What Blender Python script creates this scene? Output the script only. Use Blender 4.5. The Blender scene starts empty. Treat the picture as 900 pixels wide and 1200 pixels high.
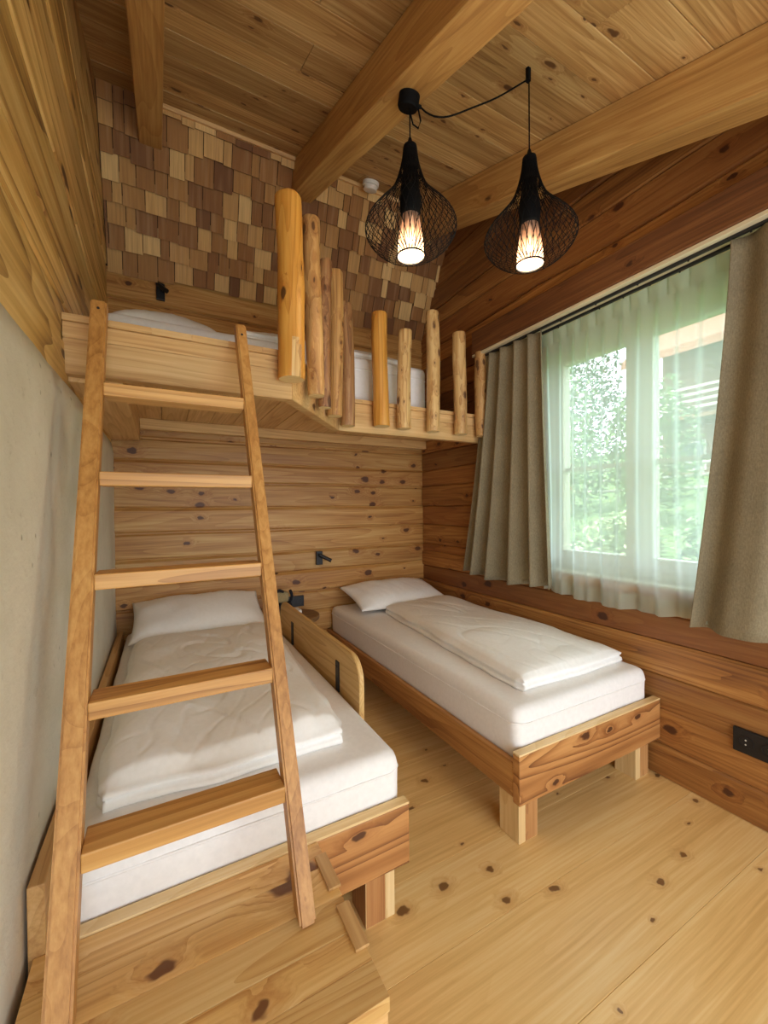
import bpy, bmesh, math, random
from mathutils import Vector, Matrix, noise
random.seed(7)
C = bpy.context.scene.collection
PI = math.pi
XR, XL, YF, HC = 2.14, -0.26, 3.19, 1.33     # right wall, left wall, far wall, eye height
MS = 0.36                                     # slope of the ceiling (rises towards the far wall)
def ceil_z(y): return 3.67 + MS * (y - 2.72)

# ------------------------------------------------------------------ node helpers
def srgb(r, g, b):
    f = lambda c: (c / 255 / 12.92) if c / 255 <= .04045 else ((c / 255 + .055) / 1.055) ** 2.4
    return (f(r), f(g), f(b), 1)

class NT:
    def __init__(s, name):
        s.m = bpy.data.materials.new(name); s.m.use_nodes = True
        s.t = s.m.node_tree; s.n = s.t.nodes; s.b = s.n['Principled BSDF']
    def add(s, typ, **kw):
        n = s.n.new(typ)
        for k, v in kw.items(): setattr(n, k, v)
        return n
    def link(s, a, b): s.t.links.new(a, b)
    def val(s, sock, v):
        if hasattr(v, 'is_output') or isinstance(v, bpy.types.NodeSocket): s.link(v, sock)
        else: sock.default_value = v
    def math(s, op, a, b=0.0, c=None, clamp=False):
        n = s.add('ShaderNodeMath', operation=op, use_clamp=clamp)
        s.val(n.inputs[0], a); s.val(n.inputs[1], b)
        if c is not None: s.val(n.inputs[2], c)
        return n.outputs[0]
    def rng(s, v, a, b, c, d, smooth=False):
        n = s.add('ShaderNodeMapRange'); n.clamp = True
        if smooth: n.interpolation_type = 'SMOOTHSTEP'
        s.val(n.inputs[0], v)
        for i, x in enumerate((a, b, c, d)): s.val(n.inputs[i + 1], x)
        return n.outputs[0]
    def comb(s, x, y, z):
        n = s.add('ShaderNodeCombineXYZ')
        for i, v in enumerate((x, y, z)): s.val(n.inputs[i], v)
        return n.outputs[0]
    def noise(s, vec, scale, detail=3, rough=.55, dist=0.0, out=0):
        n = s.add('ShaderNodeTexNoise'); s.link(vec, n.inputs['Vector'])
        n.inputs['Scale'].default_value = scale; n.inputs['Detail'].default_value = detail
        n.inputs['Roughness'].default_value = rough; n.inputs['Distortion'].default_value = dist
        return n.outputs[out]
    def mix(s, f, a, b, mode='MIX'):
        n = s.add('ShaderNodeMix', data_type='RGBA', blend_type=mode)
        s.val(n.inputs[0], f); s.val(n.inputs[6], a); s.val(n.inputs[7], b)
        return n.outputs[2]
    def ramp(s, f, stops):
        n = s.add('ShaderNodeValToRGB'); s.link(f, n.inputs[0]); e = n.color_ramp.elements
        e[0].position, e[0].color = stops[0]; e[1].position, e[1].color = stops[-1]
        for p, c in stops[1:-1]: x = e.new(p); x.color = c
        return n.outputs[0]
    def bump(s, h, strength=.3, dist=.01):
        n = s.add('ShaderNodeBump'); s.link(h, n.inputs['Height'])
        n.inputs['Strength'].default_value = strength; n.inputs['Distance'].default_value = dist
        s.link(n.outputs[0], s.b.inputs['Normal'])

def wood(name, light, mid, dark, axis='x', flat=None, ka=2.2, kc=5.0, knots=.35, kr=.07, tone=.3, rough=.55, ring=.45, seedv=0.0, kcol=(58, 28, 14), gs=1.0, warm=.25, bump=.15, red=(150, 84, 42)):
    N = NT(name)
    tc = N.add('ShaderNodeTexCoord'); sp = N.add('ShaderNodeSeparateXYZ'); N.link(tc.outputs['Object'], sp.inputs[0])
    ax = {'x': (0, 1, 2), 'y': (1, 0, 2), 'z': (2, 0, 1)}[axis]
    geo = N.add('ShaderNodeNewGeometry'); rnd = geo.outputs['Random Per Island']
    a = N.math('MULTIPLY_ADD', rnd, 37.0, sp.outputs[ax[0]]); a = N.math('ADD', a, seedv)
    c = N.math('MULTIPLY_ADD', rnd, 11.3, sp.outputs[ax[1]]); d = N.math('MULTIPLY_ADD', rnd, 5.7, sp.outputs[ax[2]])
    fl = {'x': 0, 'y': 1, 'z': 2}.get(flat, None)
    other = d if fl != ax[2] else c                      # the across axis lying in the visible face
    if fl is None:
        kv = N.comb(N.math('MULTIPLY', a, ka), N.math('MULTIPLY', c, kc), N.math('MULTIPLY', d, kc)); kr = kr * 2.2
    else:
        kv = N.comb(N.math('MULTIPLY', a, ka), N.math('MULTIPLY', other, kc), 0.0)
    wob = N.noise(kv, 4.0, 2, out=1)
    kv2 = N.add('ShaderNodeVectorMath', operation='MULTIPLY_ADD'); N.link(wob, kv2.inputs[0]); kv2.inputs[1].default_value = (.22,) * 3; N.link(kv, kv2.inputs[2])
    vo = N.add('ShaderNodeTexVoronoi'); vo.inputs['Scale'].default_value = 1; N.link(kv2.outputs[0], vo.inputs['Vector'])
    vo.voronoi_dimensions = '3D' if fl is None else '2D'
    sc = N.add('ShaderNodeSeparateColor'); N.link(vo.outputs['Color'], sc.inputs[0])
    dist = vo.outputs['Distance']
    on = N.math('GREATER_THAN', knots, sc.outputs[0])
    rad = N.math('MULTIPLY_ADD', sc.outputs[1], kr * 1.1, kr * .45)
    km = N.math('MULTIPLY', N.rng(dist, rad, N.math('MULTIPLY', rad, .6), 0, 1, True), on)
    halo = N.math('MULTIPLY', N.rng(dist, N.math('MULTIPLY', rad, 3.2), 0.0, 0, 1, True), on)
    bulge = N.math('MULTIPLY', halo, .035)
    ca = N.math('ADD', c, bulge); da = N.math('ADD', d, bulge)
    warp = N.noise(N.comb(N.math('MULTIPLY', a, 1.1), N.math('MULTIPLY', c, 3.0), N.math('MULTIPLY', d, 3.0)), 1.0, 2)
    ca = N.math('MULTIPLY_ADD', warp, .03, ca); da = N.math('MULTIPLY_ADD', warp, .03, da)
    fine = N.noise(N.comb(N.math('MULTIPLY', a, 1.8 * gs), N.math('MULTIPLY', ca, 85 * gs), N.math('MULTIPLY', da, 85 * gs)), 1.0, 3, .62, .0)
    low = N.noise(N.comb(N.math('MULTIPLY', a, .38 * gs), N.math('MULTIPLY', ca, 6.0 * gs), N.math('MULTIPLY', da, 6.0 * gs)), 1.0, 1, .45, .0)
    rings = N.math('FRACT', N.math('MULTIPLY', low, 15.0)); rings = N.math('POWER', rings, 2.6)
    broad = N.noise(N.comb(N.math('MULTIPLY', a, .9), N.math('MULTIPLY', c, 9.0), N.math('MULTIPLY', d, 9.0)), 1.0, 3)
    f = N.math('ADD', N.math('MULTIPLY', N.rng(fine, .25, .75, 0, 1), 1 - ring), N.math('MULTIPLY', rings, ring))
    f = N.math('ADD', N.math('MULTIPLY', f, .60), N.math('MULTIPLY', N.rng(broad, .25, .75, 0, 1), .40))
    col = N.ramp(f, [(.20, srgb(*light)), (.46, srgb(*mid)), (.78, srgb(*dark))])
    r2 = N.math('FRACT', N.math('MULTIPLY', rnd, 17.31))
    col = N.mix(N.math('MULTIPLY', r2, warm), col, srgb(*red))
    v = N.math('MULTIPLY_ADD', N.math('FRACT', N.math('MULTIPLY', rnd, 7.77)), tone, 1 - tone / 2)
    hs = N.add('ShaderNodeHueSaturation'); hs.inputs['Hue'].default_value = .502; hs.inputs['Saturation'].default_value = 1.0; N.link(v, hs.inputs['Value']); N.link(col, hs.inputs['Color']); col = hs.outputs[0]
    col = N.mix(N.math('MULTIPLY', halo, .40), col, srgb(mid[0] * .78, mid[1] * .62, mid[2] * .5))
    col = N.mix(N.math('MULTIPLY', km, .9), col, srgb(*kcol))
    N.link(col, N.b.inputs['Base Color']); N.b.inputs['Roughness'].default_value = rough
    if bump: N.bump(f, bump, .004)
    return N.m

def plain(name, rgb, rough=.6, metal=0.0, emit=None, es=0, spec=None):
    N = NT(name); N.b.inputs['Base Color'].default_value = srgb(*rgb)
    N.b.inputs['Roughness'].default_value = rough; N.b.inputs['Metallic'].default_value = metal
    if emit: N.b.inputs['Emission Color'].default_value = srgb(*emit); N.b.inputs['Emission Strength'].default_value = es
    return N.m

def cloth(name, a, b, scale=90, rough=.9, bump=.15, weave=False, sheen=.0):
    N = NT(name); tc = N.add('ShaderNodeTexCoord')
    n1 = N.noise(tc.outputs['Object'], scale, 2); n2 = N.noise(tc.outputs['Object'], 4, 3)
    if weave:
        sp = N.add('ShaderNodeSeparateXYZ'); N.link(tc.outputs['Object'], sp.inputs[0])
        wv = N.noise(N.comb(N.math('MULTIPLY', sp.outputs[0], 240), N.math('MULTIPLY', sp.outputs[1], 240), N.math('MULTIPLY', sp.outputs[2], 70)), 1, 2)
        n1 = N.math('ADD', N.math('MULTIPLY', n1, .4), N.math('MULTIPLY', wv, .6))
    f = N.math('ADD', N.math('MULTIPLY', n1, .7), N.math('MULTIPLY', n2, .3))
    N.link(N.ramp(f, [(.3, srgb(*a)), (.7, srgb(*b))]), N.b.inputs['Base Color'])
    N.b.inputs['Roughness'].default_value = rough; N.b.inputs['Sheen Weight'].default_value = sheen
    N.bump(n1, bump, .002); return N.m

def plaster():
    N = NT('lime_plaster'); tc = N.add('ShaderNodeTexCoord'); V = tc.outputs['Object']
    big = N.noise(V, 2.2, 4, .6); sm = N.noise(V, 26, 4, .65)
    col = N.ramp(big, [(.3, srgb(206, 201, 182)), (.7, srgb(228, 225, 210))])
    col = N.mix(N.rng(sm, .62, .74, 0, .35), col, srgb(150, 140, 112))
    vo = N.add('ShaderNodeTexVoronoi'); vo.inputs['Scale'].default_value = 17; N.link(V, vo.inputs['Vector'])
    sc = N.add('ShaderNodeSeparateColor'); N.link(vo.outputs['Color'], sc.inputs[0])
    pit = N.math('MULTIPLY', N.rng(vo.outputs['Distance'], .16, .06, 0, 1), N.math('GREATER_THAN', .32, sc.outputs[0]))
    col = N.mix(N.math('MULTIPLY', pit, .75), col, srgb(104, 92, 70))
    N.link(col, N.b.inputs['Base Color']); N.b.inputs['Roughness'].default_value = .9
    h = N.math('SUBTRACT', N.math('ADD', N.math('MULTIPLY', big, .6), N.math('MULTIPLY', sm, .5)), pit)
    N.bump(h, .55, .012); return N.m

# ------------------------------------------------------------------ materials
M = {}
M['far'] = wood('pine_far_wall', (214, 172, 108), (192, 140, 76), (148, 94, 44), 'x', 'y', 5.0, 8.0, .34, .15, .26, .5, .3, warm=.35, kcol=(72, 34, 14), red=(142, 86, 40))
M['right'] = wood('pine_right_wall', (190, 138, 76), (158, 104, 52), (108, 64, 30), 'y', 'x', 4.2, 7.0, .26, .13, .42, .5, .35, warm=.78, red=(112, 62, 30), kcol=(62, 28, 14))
M['left'] = wood('larch_left_wall', (240, 206, 138), (206, 164, 94), (116, 76, 36), 'y', 'x', 2.0, 7, .35, .10, .25, .5, .5, warm=.15, gs=.55)
M['ceil'] = wood('spruce_ceiling', (218, 186, 130), (188, 150, 94), (144, 104, 58), 'x', 'z', 4.0, 8, .42, .08, .30, .6, .3, warm=.12, kcol=(88, 54, 26))
M['beam'] = wood('beam_timber', (210, 172, 108), (190, 146, 84), (154, 110, 58), 'y', None, 2.0, 6, .12, .05, .12, .55, .3, warm=.1)
M['floor'] = wood('pine_floor', (242, 212, 152), (234, 196, 130), (218, 176, 110), 'x', 'z', 5.5, 7.5, .34, .085, .06, .36, .12, warm=.03, kcol=(112, 76, 40), bump=.04)
M['pine_x'] = wood('pine_board_lengthwise', (224, 186, 132), (208, 166, 108), (180, 132, 80), 'x', None, 2.4, 6, .12, .05, .14, .5, .35, warm=.1)
M['pine_y'] = wood('pine_board_depthwise', (224, 186, 132), (208, 166, 108), (180, 132, 80), 'y', None, 2.4, 6, .1, .05, .14, .5, .35, warm=.1)
M['pine_z'] = wood('pine_board_upright', (204, 154, 90), (186, 132, 70), (150, 98, 46), 'z', None, 2.4, 8, .05, .04, .06, .5, .3, warm=.03)
M['rung'] = wood('ladder_rung_pine', (218, 170, 104), (196, 144, 80), (156, 106, 54), 'x', None, 2.0, 8, .10, .05, .12, .45, .5, warm=.05)
M['red_x'] = wood('larch_foot_board', (200, 146, 88), (164, 110, 60), (100, 56, 28), 'x', 'y', 5.0, 10, .4, .12, .10, .5, .7, warm=.1, kcol=(64, 30, 14))
M['red_z'] = wood('larch_leg', (192, 144, 92), (172, 120, 72), (132, 84, 48), 'z', None, 2.4, 8, .05, .05, .10, .5, .35, warm=.15)
M['pale_x'] = wood('pale_edge_wood', (232, 206, 158), (222, 190, 136), (204, 166, 110), 'x', None, 2.0, 6, .05, .04, .06, .5, .3, warm=.0)
M['pale_z'] = wood('pale_leg_strip', (228, 200, 150), (216, 182, 128), (198, 158, 104), 'z', None, 2.0, 6, .05, .04, .06, .5, .3, warm=.0)
M['platform'] = wood('platform_pine', (236, 202, 142), (220, 176, 110), (180, 126, 66), 'x', 'z', 4.2, 6.0, .50, .15, .30, .42, .4, warm=.08, kcol=(96, 54, 28))
M['guard'] = wood('guard_board_pine', (220, 184, 124), (206, 164, 100), (180, 134, 78), 'y', 'x', 1.2, 3, .02, .05, .05, .5, .55, warm=.0)
M['dark'] = wood('lintel_timber', (130, 84, 46), (106, 64, 34), (74, 42, 22), 'y', 'x', 2.0, 5, .3, .06, .1, .55, .3, warm=.1, red=(104, 58, 30))
M['cream'] = wood('cream_board', (226, 214, 184), (218, 204, 170), (204, 186, 150), 'y', None, 1, 3, .0, .05, .05, .6, .2, warm=.0)
M['stool'] = wood('stool_top_wood', (150, 112, 72), (128, 92, 56), (98, 68, 40), 'x', 'z', 2, 5, .0, .05, .05, .5, .4, warm=.0)
def logmat(n, l, m, d, sv, k=.5): return wood(n, l, m, d, 'z', None, 9, 20, k, .10, .0, .5, .45, seedv=sv, warm=.0, gs=1.1, bump=.7, kcol=(84, 52, 28))
M['log_orange'] = logmat('debarked_log_orange', (222, 164, 78), (206, 142, 58), (176, 110, 42), 0, .2)
M['log_tan'] = logmat('debarked_log_tan', (214, 172, 112), (186, 138, 82), (134, 88, 50), 4, .75)
M['log_brown'] = logmat('debarked_log_brown', (186, 144, 96), (150, 104, 66), (96, 58, 36), 9, .8)
M['log_pale'] = logmat('debarked_log_pale', (226, 192, 134), (204, 160, 100), (150, 104, 62), 13, .85)
M['cut'] = wood('cut_log_end', (236, 212, 160), (226, 196, 140), (206, 170, 112), 'x', None, 2, 5, .0, .05, .05, .6, .5, warm=0)
M['plaster'] = plaster()
M['linen'] = cloth('white_bed_linen', (242, 241, 237), (249, 248, 245), 60, .85, .05)
M['sheet'] = cloth('fitted_sheet', (236, 234, 232), (244, 242, 240), 60, .85, .05)
M['curtain'] = cloth('beige_linen_curtain', (108, 98, 76), (152, 140, 112), 160, .95, .3, True)
M['black'] = plain('black_metal', (20, 20, 24), .45)
M['bwire'] = plain('black_wire', (9, 9, 10), .75)
M['bwire'].node_tree.nodes['Principled BSDF'].inputs['Specular IOR Level'].default_value = .15
M['white'] = plain('white_plastic', (222, 218, 208), .5)
M['paper'] = plain('white_card', (230, 226, 222), .8)
M['khaki'] = cloth('khaki_canvas', (140, 124, 88), (166, 150, 110), 120, .9, .2)
M['bcloth'] = cloth('black_canvas', (18, 18, 24), (30, 30, 38), 120, .9, .2)
M['frame'] = plain('pale_window_frame', (206, 206, 186), .5)

# shingles: each one its own tone
def shingle_mat():
    N = NT('cedar_shingle'); tc = N.add('ShaderNodeTexCoord'); sp = N.add('ShaderNodeSeparateXYZ'); N.link(tc.outputs['Object'], sp.inputs[0])
    rnd = N.add('ShaderNodeNewGeometry').outputs['Random Per Island']
    x = N.math('MULTIPLY_ADD', rnd, 31, sp.outputs[0])
    g = N.noise(N.comb(N.math('MULTIPLY', x, 95), N.math('MULTIPLY', sp.outputs[1], 3.5), 0.0), 1, 3, .6)
    g2 = N.noise(N.comb(N.math('MULTIPLY', x, 22), N.math('MULTIPLY', sp.outputs[1], 1.5), 0.0), 1, 2)
    col = N.ramp(N.math('FRACT', N.math('MULTIPLY', rnd, 13.7)), [(0, srgb(118, 74, 34)), (.3, srgb(150, 100, 48)), (.6, srgb(180, 130, 68)), (.85, srgb(212, 166, 100)), (1, srgb(230, 190, 124))])
    col = N.mix(N.rng(g, .35, .75, 0, .4), col, srgb(100, 62, 38)); col = N.mix(N.rng(g2, .5, .75, 0, .3), col, srgb(206, 166, 118))
    N.link(col, N.b.inputs['Base Color']); N.b.inputs['Roughness'].default_value = .7; N.bump(g, .4, .003); return N.m
M['shingle'] = shingle_mat(); M['shingle_edge_shade'] = plain('cedar_edge_shade', (74, 46, 28), .9); M['shingle_under'] = plain('dark_batten', (66, 42, 26), .9)  # shingle butts and sides coloured dark to paint the shade lines between rows

def glass_mat():
    N = NT('window_glass'); N.n.remove(N.b); out = N.n['Material Output']
    t = N.add('ShaderNodeBsdfTransparent'); t.inputs[0].default_value = (.96, .98, .97, 1)
    g = N.add('ShaderNodeBsdfGlossy'); g.inputs['Roughness'].default_value = .02
    mx = N.add('ShaderNodeMixShader'); mx.inputs[0].default_value = .04
    N.link(t.outputs[0], mx.inputs[1]); N.link(g.outputs[0], mx.inputs[2]); N.link(mx.outputs[0], out.inputs[0]); return N.m
M['glass'] = glass_mat()
def sheer_mat():
    N = NT('sheer_voile'); N.n.remove(N.b); out = N.n['Material Output']
    t = N.add('ShaderNodeBsdfTransparent'); t.inputs[0].default_value = (.94, 1, .98, 1)
    tr = N.add('ShaderNodeBsdfTranslucent'); tr.inputs[0].default_value = srgb(224, 240, 238)
    di = N.add('ShaderNodeBsdfDiffuse'); di.inputs[0].default_value = srgb(236, 234, 218)
    a = N.add('ShaderNodeMixShader'); a.inputs[0].default_value = .32; N.link(tr.outputs[0], a.inputs[1]); N.link(di.outputs[0], a.inputs[2])
    lw = N.add('ShaderNodeLayerWeight'); lw.inputs[0].default_value = .35
    f = N.rng(lw.outputs['Facing'], 0.0, 1.0, .50, 1.0)
    b = N.add('ShaderNodeMixShader'); N.link(f, b.inputs[0]); N.link(t.outputs[0], b.inputs[1]); N.link(a.outputs[0], b.inputs[2])
    N.link(b.outputs[0], out.inputs[0]); return N.m
M['sheer'] = sheer_mat()
def shade_mat():
    N = NT('fabric_lamp_shade'); N.n.remove(N.b); out = N.n['Material Output']
    tr = N.add('ShaderNodeBsdfTranslucent'); tr.inputs[0].default_value = srgb(176, 136, 112)
    di = N.add('ShaderNodeBsdfDiffuse'); di.inputs[0].default_value = srgb(190, 160, 140)
    tp = N.add('ShaderNodeBsdfTransparent')
    a = N.add('ShaderNodeMixShader'); a.inputs[0].default_value = .75; N.link(tr.outputs[0], a.inputs[1]); N.link(di.outputs[0], a.inputs[2])
    b = N.add('ShaderNodeMixShader'); b.inputs[0].default_value = .55; N.link(tp.outputs[0], b.inputs[1]); N.link(a.outputs[0], b.inputs[2])
    N.link(b.outputs[0], out.inputs[0]); return N.m
M['shade'] = shade_mat()
M['bulb'] = plain('warm_bulb', (255, 230, 190), .5, emit=(255, 216, 160), es=1.3)

# ------------------------------------------------------------------ object helpers
def shift_of(p):
    v = Vector()
    while p is not None: v += p.location; p = p.parent
    return v
def obj(name, bm, mat, parent=None, smooth=False, bevel=0):
    """bm in world coordinates; linked as one mesh object under parent."""
    me = bpy.data.meshes.new(name)
    s = shift_of(parent)
    if s.length: bmesh.ops.translate(bm, verts=bm.verts, vec=-s)
    bm.normal_update(); bm.to_mesh(me); bm.free()
    for m in (mat if isinstance(mat, (list, tuple)) else [mat]): me.materials.append(m)
    if smooth:
        for p in me.polygons: p.use_smooth = True
    o = bpy.data.objects.new(name, me); C.objects.link(o); o.parent = parent
    return o
def tag(o, label, cat, group=None):
    o['label'] = label; o['category'] = cat
    if group: o['group'] = group
    return o
def thing(name, label, cat, loc=(0, 0, 0), group=None):
    o = bpy.data.objects.new(name, None); C.objects.link(o); o.location = loc; o.empty_display_size = .1
    return tag(o, label, cat, group)
def struct(o): o['kind'] = 'structure'; return o
def plabel(o, t): o['label'] = t; return o

def bx(bm, x0, x1, y0, y1, z0, z1, bev=0.0, mi=0):
    vs = [bm.verts.new((x, y, z)) for x in (x0, x1) for y in (y0, y1) for z in (z0, z1)]
    fs = [(0, 1, 3, 2), (4, 6, 7, 5), (0, 4, 5, 1), (2, 3, 7, 6), (0, 2, 6, 4), (1, 5, 7, 3)]
    F = [bm.faces.new([vs[i] for i in f]) for f in fs]
    for f in F: f.material_index = mi
    if bev: bmesh.ops.bevel(bm, geom=list({e for f in F for e in f.edges}), offset=bev, segments=2, affect='EDGES', profile=.5)
def box(*a, **k):
    bm = bmesh.new(); bx(bm, *a, **k); return bm
def prism(bm, pts, h0, h1, axis='z', bev=0.0):
    """polygon pts extruded along axis between h0 and h1"""
    def P(p, h): return {'z': (p[0], p[1], h), 'x': (h, p[0], p[1]), 'y': (p[0], h, p[1])}[axis]
    a = [bm.verts.new(P(p, h0)) for p in pts]; b = [bm.verts.new(P(p, h1)) for p in pts]; n = len(pts)
    F = [bm.faces.new(a[::-1]), bm.faces.new(b)] + [bm.faces.new((a[i], a[(i + 1) % n], b[(i + 1) % n], b[i])) for i in range(n)]
    bmesh.ops.recalc_face_normals(bm, faces=F)
    if bev: bmesh.ops.bevel(bm, geom=list({e for f in F for e in f.edges}), offset=bev, segments=2, affect='EDGES')
def hexa(bm, p0, p1, w, d, bev=0.0):
    """bar from p0 to p1 (centres of end faces), cut horizontally at both ends; w along x, d along y"""
    vs = []
    for p in (p0, p1):
        vs += [bm.verts.new((p[0] + sx * w / 2, p[1] + sy * d / 2, p[2])) for sx, sy in ((-1, -1), (1, -1), (1, 1), (-1, 1))]
    F = [bm.faces.new([vs[i] for i in f]) for f in ((3, 2, 1, 0), (4, 5, 6, 7), (0, 1, 5, 4), (1, 2, 6, 5), (2, 3, 7, 6), (3, 0, 4, 7))]
    if bev: bmesh.ops.bevel(bm, geom=list({e for f in F for e in f.edges}), offset=bev, segments=2, affect='EDGES')
def lathe(bm, prof, cx, cy, seg=32, cap0=True, cap1=True, mi=0):
    rings = []
    for r, z in prof:
        rings.append([bm.verts.new((cx + r * math.cos(2 * PI * i / seg), cy + r * math.sin(2 * PI * i / seg), z)) for i in range(seg)])
    for a, b in zip(rings, rings[1:]):
        for i in range(seg): bm.faces.new((a[i], a[(i + 1) % seg], b[(i + 1) % seg], b[i])).material_index = mi
    if cap0: bm.faces.new(rings[0][::-1])
    if cap1: bm.faces.new(rings[-1])
def tube(bm, pts, r, seg=8, caps=True):
    pts = [Vector(p) for p in pts]; rings = []
    for i, p in enumerate(pts):
        t = (pts[min(i + 1, len(pts) - 1)] - pts[max(i - 1, 0)]).normalized()
        ref = Vector((0, 0, 1)) if abs(t.z) < .9 else Vector((1, 0, 0))
        u = t.cross(ref).normalized(); v = u.cross(t)
        rr = r[i] if isinstance(r, (list, tuple)) else r
        rings.append([bm.verts.new(p + (u * math.cos(2 * PI * k / seg) + v * math.sin(2 * PI * k / seg)) * rr) for k in range(seg)])
    for a, b in zip(rings, rings[1:]):
        for i in range(seg): bm.faces.new((a[i], a[(i + 1) % seg], b[(i + 1) % seg], b[i]))
    if caps: bm.faces.new(rings[0][::-1]); bm.faces.new(rings[-1])
    bmesh.ops.recalc_face_normals(bm, faces=bm.faces)

# ------------------------------------------------------------------ board walls
def board_rows(bm, seams, l0, l1, place, amp, depth, seg=.12, ch=.008, mi=0, seedv=0, dj=.006):
    """horizontal boards; place(l, h, d) -> xyz, l along, h height, d out of the wall. seams shared so boards meet."""
    n = max(2, int((l1 - l0) / seg))
    def wave(k, l):
        if k == 0 or k == len(seams) - 1: return 0
        return amp * (noise.noise((l * 1.3 + 13.1 * k, seedv, k * 3.7)) * 1.6 + .4 * noise.noise((l * 4 + k, seedv, 9.1)))
    for k in range(len(seams) - 1):
        d = depth + random.uniform(-dj, dj)
        rows = []
        for i in range(n + 1):
            l = l0 + (l1 - l0) * i / n; a = seams[k] + wave(k, l); b = seams[k + 1] + wave(k + 1, l)
            rows.append([bm.verts.new(place(l, h, dd)) for h, dd in ((a, 0), (a, d - ch), (a + ch * .8, d), ((a + b) / 2, d + .002), (b - ch * 1.6, d), (b, d - ch * 1.5), (b, 0))])
        for r, s in zip(rows, rows[1:]):
            for j in range(6): bm.faces.new((r[j], s[j], s[j + 1], r[j + 1])).material_index = mi
SEAMS = [0, .155, .33, .495, .66, .83, .99, 1.17, 1.34, 1.52, 1.665, 1.82]
# far wall
bm = bmesh.new()
board_rows(bm, SEAMS + [1.97, 2.15, 2.33, 2.52, 2.72, 2.93], -.4, 2.3, lambda l, h, d: (l, YF + .02 - d, h), .006, .02, ch=.013, dj=.011)
bx(bm, -.4, 2.3, YF + .02, YF + .12, 0, 3.0)
struct(obj('wall_far', bm, M['far']))
# right wall with the window opening
WY0, WY1, WZ0, WZ1 = .45, 1.86, .93, 2.43
bm = bmesh.new(); RP = lambda l, h, d: (XR + .02 - d, l, h)
board_rows(bm, [0, .155, .33, .495, .66, .80, .93], -1.3, YF, RP, .005, .02, ch=.007)
for a, b in ((-1.3, WY0), (WY1, YF)):
    board_rows(bm, [.93, 1.0, 1.17, 1.34, 1.52, 1.665, 1.82, 1.97, 2.15, 2.30, 2.43], a, b, RP, .006, .02, ch=.007, seedv=3)
board_rows(bm, [2.43, 2.60, 2.76, 2.93, 3.08, 3.26, 3.45, 3.75], -1.3, YF, RP, .022, .02, ch=.009, seedv=5, dj=.012)
for y0, y1, z0, z1 in ((-1.3, WY0, 0, 3.8), (WY1, YF + .1, 0, 3.8), (WY0, WY1, 0, WZ0), (WY0, WY1, WZ1, 3.8)):
    bx(bm, XR + .02, XR + .22, y0, y1, z0, z1)
struct(obj('wall_right', bm, M['right']))
# left wall: plaster below, larch boards above
bm = bmesh.new(); n = 60
def top_z(y): return 1.752 + .012 * noise.noise((y * 2.2, 1.7, 0)) + .02 * (y > 0) * min(y, 3.2) / 3.2
cols = []
for i in range(n + 1):
    y = -1.3 + (YF + 1.3 + .05) * i / n
    zt = top_z(y); row = []
    for j in range(25):
        z = zt * j / 24
        row.append(bm.verts.new((XL - .010 + .004 * noise.noise((y * 1.1, z * 1.1, 3)) + .003 * noise.noise((y * 5, z * 5, 7)) - (.012 if j == 24 else 0), y, z)))
    row.append(bm.verts.new((XL - .12, y, zt)))
    cols.append(row)
for r, s in zip(cols, cols[1:]):
    for j in range(25): bm.faces.new((r[j], r[j + 1], s[j + 1], s[j]))
for f in bm.faces: f.smooth = True
nf = len(bm.faces)
board_rows(bm, [1.70, 1.88, 2.02, 2.2, 2.36, 2.5, 2.72, 2.9, 3.12, 3.3, 3.75], -1.3, YF + .05, lambda l, h, d: (-.31 + d, l, h), .045, .02, ch=.006, mi=1, seedv=11, dj=.005)
bx(bm, -.43, -.311, -1.3, YF + .12, 0, 3.75, mi=1)
struct(obj('wall_left', bm, [M['plaster'], M['left']]))
# floor: wide boards running across
bm = bmesh.new(); y = -1.3
for w in (.30, .27, .30, .26, .30, .28, .27, .30, .26, .28, .30, .27, .30, .28, .27, .30, .28):
    cuts = [-.4, 2.2]
    for a, b in zip(cuts, cuts[1:]): bx(bm, a + .0004, b - .0004, y + .0005, y + w - .0005, -.03, 0, bev=.0012)
    y += w
    if y > 3.2: break
bx(bm, -.4, 2.2, -1.3, 3.3, -.08, -.031)
struct(obj('floor', bm, M['floor']))

# ceiling: tilted frame, x along the boards, y up the slope
TH = math.atan(MS); L = 4.6
bm = bmesh.new(); y = 0.0
rr = random.Random(4)
while y > -L:
    w = rr.choice((.16, .19, .21, .18)); x = -.42
    j = [-.42] + ([rr.uniform(.1, 1.7)] if rr.random() < .5 else []) + [2.4]
    for a, b in zip(j, j[1:]): bx(bm, a + .001, b - .001, y - w + .0015, y - .0015, 0 + rr.uniform(0, .003), .03, bev=.002)
    y -= w
bx(bm, -.42, 2.4, -L, .05, .031, .12)
o = struct(obj('ceiling', bm, M['ceil'])); o.location = (0, 2.72, ceil_z(2.72)); o.rotation_euler = (TH, 0, 0)
for x0, x1, ln in ((-.087, .032, .14), (.812, .957, .14), (1.755, 1.90, .14)):
    o = struct(obj('ceiling_beam', box(x0, x1, -L, ln, -.205, .0, bev=.005), M['beam'])); o.location = (0, 2.72, ceil_z(2.72)); o.rotation_euler = (TH, 0, 0)
# batten where ceiling meets the shingles
bm = bmesh.new()
for a, b in ((.032, .812), (.957, 1.755), (1.90, 2.14)): bx(bm, a, b, -.045, .03, -.02, .002, bev=.003)
o = struct(obj('trim_1', bm, M['pine_x'])); o.location = (0, 2.72, ceil_z(2.72)); o.rotation_euler = (TH, 0, 0)

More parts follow.
